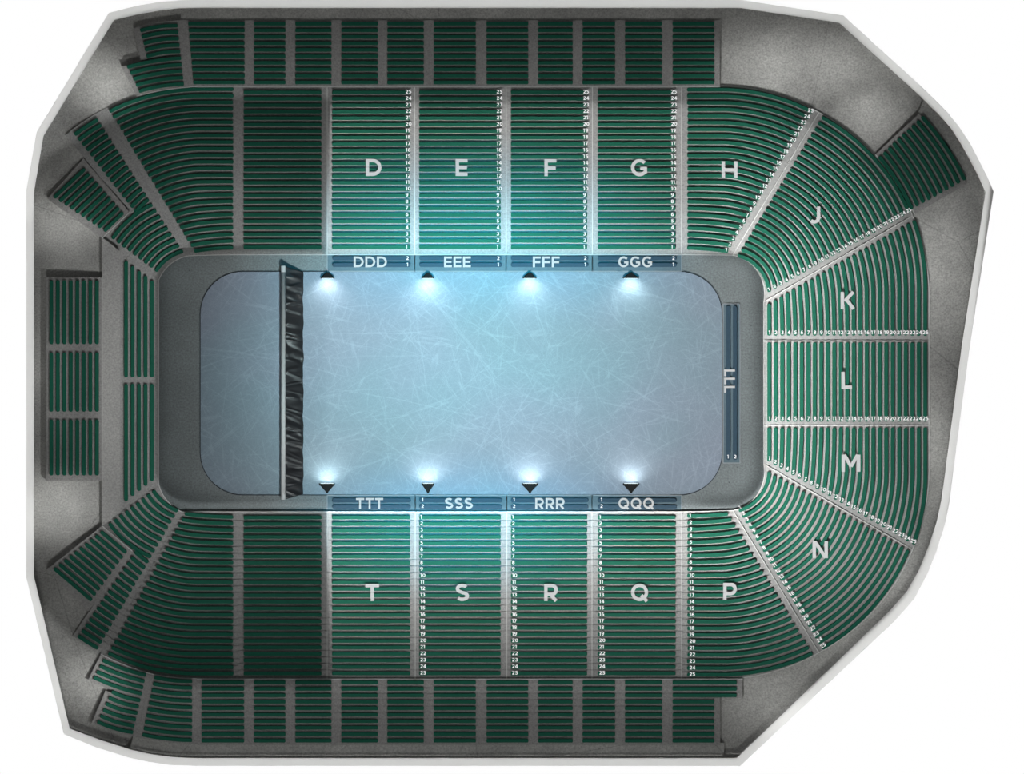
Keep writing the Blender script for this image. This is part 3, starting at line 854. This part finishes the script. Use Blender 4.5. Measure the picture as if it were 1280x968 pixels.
COPE = .68
UNIT = 8.0e5          # beam power that gives an illumination of 1 at the middle of the ice
def smax(nt, a, b): return mth(nt, 'MAXIMUM', a, b)
def rink_distance(nt, X, Y, x0, x1):
    """distance (plan units) outside the rounded rink opening"""
    hx, cx = (px(x1)-px(x0))/2, (px(x1)+px(x0))/2
    hy, cy = (py(366)-py(591))/2, (py(366)+py(591))/2
    a = mth(nt, 'MAXIMUM', mth(nt, 'SUBTRACT', mth(nt, 'ABSOLUTE', mth(nt, 'SUBTRACT', X, cx)), hx), 0.0)
    b = mth(nt, 'MAXIMUM', mth(nt, 'SUBTRACT', mth(nt, 'ABSOLUTE', mth(nt, 'SUBTRACT', Y, cy)), hy), 0.0)
    r = mth(nt, 'SQRT', mth(nt, 'ADD', mth(nt, 'MULTIPLY', a, a), mth(nt, 'MULTIPLY', b, b)))
    return mth(nt, 'MULTIPLY', mth(nt, 'SUBTRACT', r, 48*S), 1/S)
def curve(nt, v, pts):
    """piecewise linear mask profile"""
    r = None
    for (a, fa), (b, fb) in zip(pts, pts[1:]):
        seg = remap(nt, v, a, b, 0, fb-fa)
        r = seg if r is None else mth(nt, 'ADD', r, seg)
    return mth(nt, 'ADD', r, pts[0][1])
def bowl_mask(nt, X, Y):
    # added beam; its mask leaves the banks left of D and T dim
    d = rink_distance(nt, X, Y, 247, 906)
    side = remap(nt, X, px(409)-.10, px(409)+.10, .0, 1)
    inside = remap(nt, d, -2, 1, 1, 0)
    band = mul(nt, inside, step(nt, X, px(200), px(480)))
    prof = curve(nt, d, [(-60, .86), (-3, .86), (2, 1.80), (70, 1.28), (140, .76), (205, .42), (222, .06), (245, 0)])
    far = mul(nt, remap(nt, Y, py(690), py(840), 1, .44), remap(nt, Y, py(250), py(120), 1, 1.55))
    # mask weakens the added beam over D to G, not at the right end
    low = mth(nt, 'MULTIPLY', mul(nt, step(nt, Y, py(330), py(310)), mth(nt, 'SUBTRACT', 1, step(nt, X, px(850), px(960))), remap(nt, Y, py(200), py(110), 1, 0)), -.37)
    # shade along the foot of the right end wall, put into the mask
    foot = mth(nt, 'MULTIPLY', mul(nt, step(nt, d, -24, -1), inside, step(nt, X, px(855), px(900))), -.62)
    return mul(nt, prof, smax(nt, side, band), far, mth(nt, 'ADD', low, 1.0), mth(nt, 'ADD', foot, 1.0))
profile('added_bowl_wash', (1, 1, .99), UNIT, bowl_mask, zref=.9)
def rink_base(nt, X, Y):
    d = rink_distance(nt, X, Y, 247, 906)
    foot = mth(nt, 'MULTIPLY', mul(nt, step(nt, d, -30, -1), remap(nt, d, -2, 1, 1, 0)), -.8)  # shade at the foot of the bowl front, set by dimming the mask
    return mth(nt, 'MULTIPLY', mth(nt, 'ADD', foot, 1.0), _base(nt, d))
def _base(nt, d):
    return curve(nt, d, [(-60, .19), (-3, .19), (2, .40), (100, .17), (205, .0), (215, .16), (260, .12), (330, 0)])
profile('rink_base_wash', (1, 1, 1), UNIT, rink_base)
def top_mask(nt, X, Y):
    return mul(nt, ell(nt, X, Y, 600, 325, 320, 175), smax(nt, remap(nt, X, px(409)-.10, px(409)+.10, .15, 1), mth(nt, 'SUBTRACT', 1, step(nt, Y, py(319), py(317)))), step(nt, Y, py(430), py(318)))
profile('cyan_wash_top', (.0, .68, 1), UNIT*1.45, top_mask, aim=(-4, 22, 0), pos=(-4, 22, 95))
def bot_mask(nt, X, Y):
    return mul(nt, ell(nt, X, Y, 580, 635, 260, 135), smax(nt, remap(nt, X, px(409)-.10, px(409)+.10, .15, 1), step(nt, Y, py(641), py(639))), mth(nt, 'SUBTRACT', 1, step(nt, Y, py(640), py(540))))
profile('cyan_wash_bottom', (.0, .66, 1), UNIT*1.3, bot_mask, aim=(-6, -20, 0), pos=(-6, -20, 95))
def ice_mask(nt, X, Y):
    return ell(nt, X, Y, 580, 460, 350, 270)
profile('ice_wash', (.42, .95, 1), UNIT*1.4, ice_mask)
def corner_mask(nt, X, Y):
    r = None
    for cx, cy, rx, ry, k in ((130, 92, 70, 62, 1), (85, 285, 75, 60, .75), (75, 635, 85, 70, 1), (108, 850, 70, 65, .9), (1000, 75, 190, 75, 1), (1085, 130, 75, 65, .8), (1180, 330, 60, 130, .75), (975, 880, 85, 50, .55), (1172, 540, 40, 130, .5), (1125, 700, 50, 80, .35), (138, 480, 40, 200, .35), (60, 470, 50, 120, .3)):
        e = mth(nt, 'MULTIPLY', ell(nt, X, Y, cx, cy, rx, ry), k)
        r = e if r is None else smax(nt, r, e)
    return r
profile('concourse_wash', (1, 1, .985), UNIT*.62, corner_mask, zref=2.5)

# added beam, masked to the perimeter wall's top to keep it evenly pale
def ring_mask(nt, X, Y):
    r = None
    pts = [W(p) for p in outer]
    ctr = sum(pts, Vector())/len(pts)
    for i in range(len(pts)):
        a, b = pts[i], pts[(i+1) % len(pts)]
        e = (b-a).normalized(); n = Vector((-e.y, e.x, 0))
        if n.dot(ctr-a) > 0: n = -n
        v = mth(nt, 'MULTIPLY_ADD', X, n.x, mth(nt, 'MULTIPLY_ADD', Y, n.y, -n.dot(a)))
        r = v if r is None else smax(nt, r, v)
    return mth(nt, 'MULTIPLY', mth(nt, 'GREATER_THAN', r, -1.0), mth(nt, 'LESS_THAN', r, .4))
profile('added_coping_wash', (1, 1, 1), UNIT*COPE, ring_mask, soft=.3, zref=WALLTOP)

sc.view_settings.view_transform = 'Standard'
sc.view_settings.look = 'None'
sc.view_settings.exposure = 0
sc.view_settings.gamma = 1
sc.view_settings.use_curve_mapping = False
sc.cycles.use_light_tree = False
sc.cycles.max_bounces = 6
sc.cycles.diffuse_bounces = 3
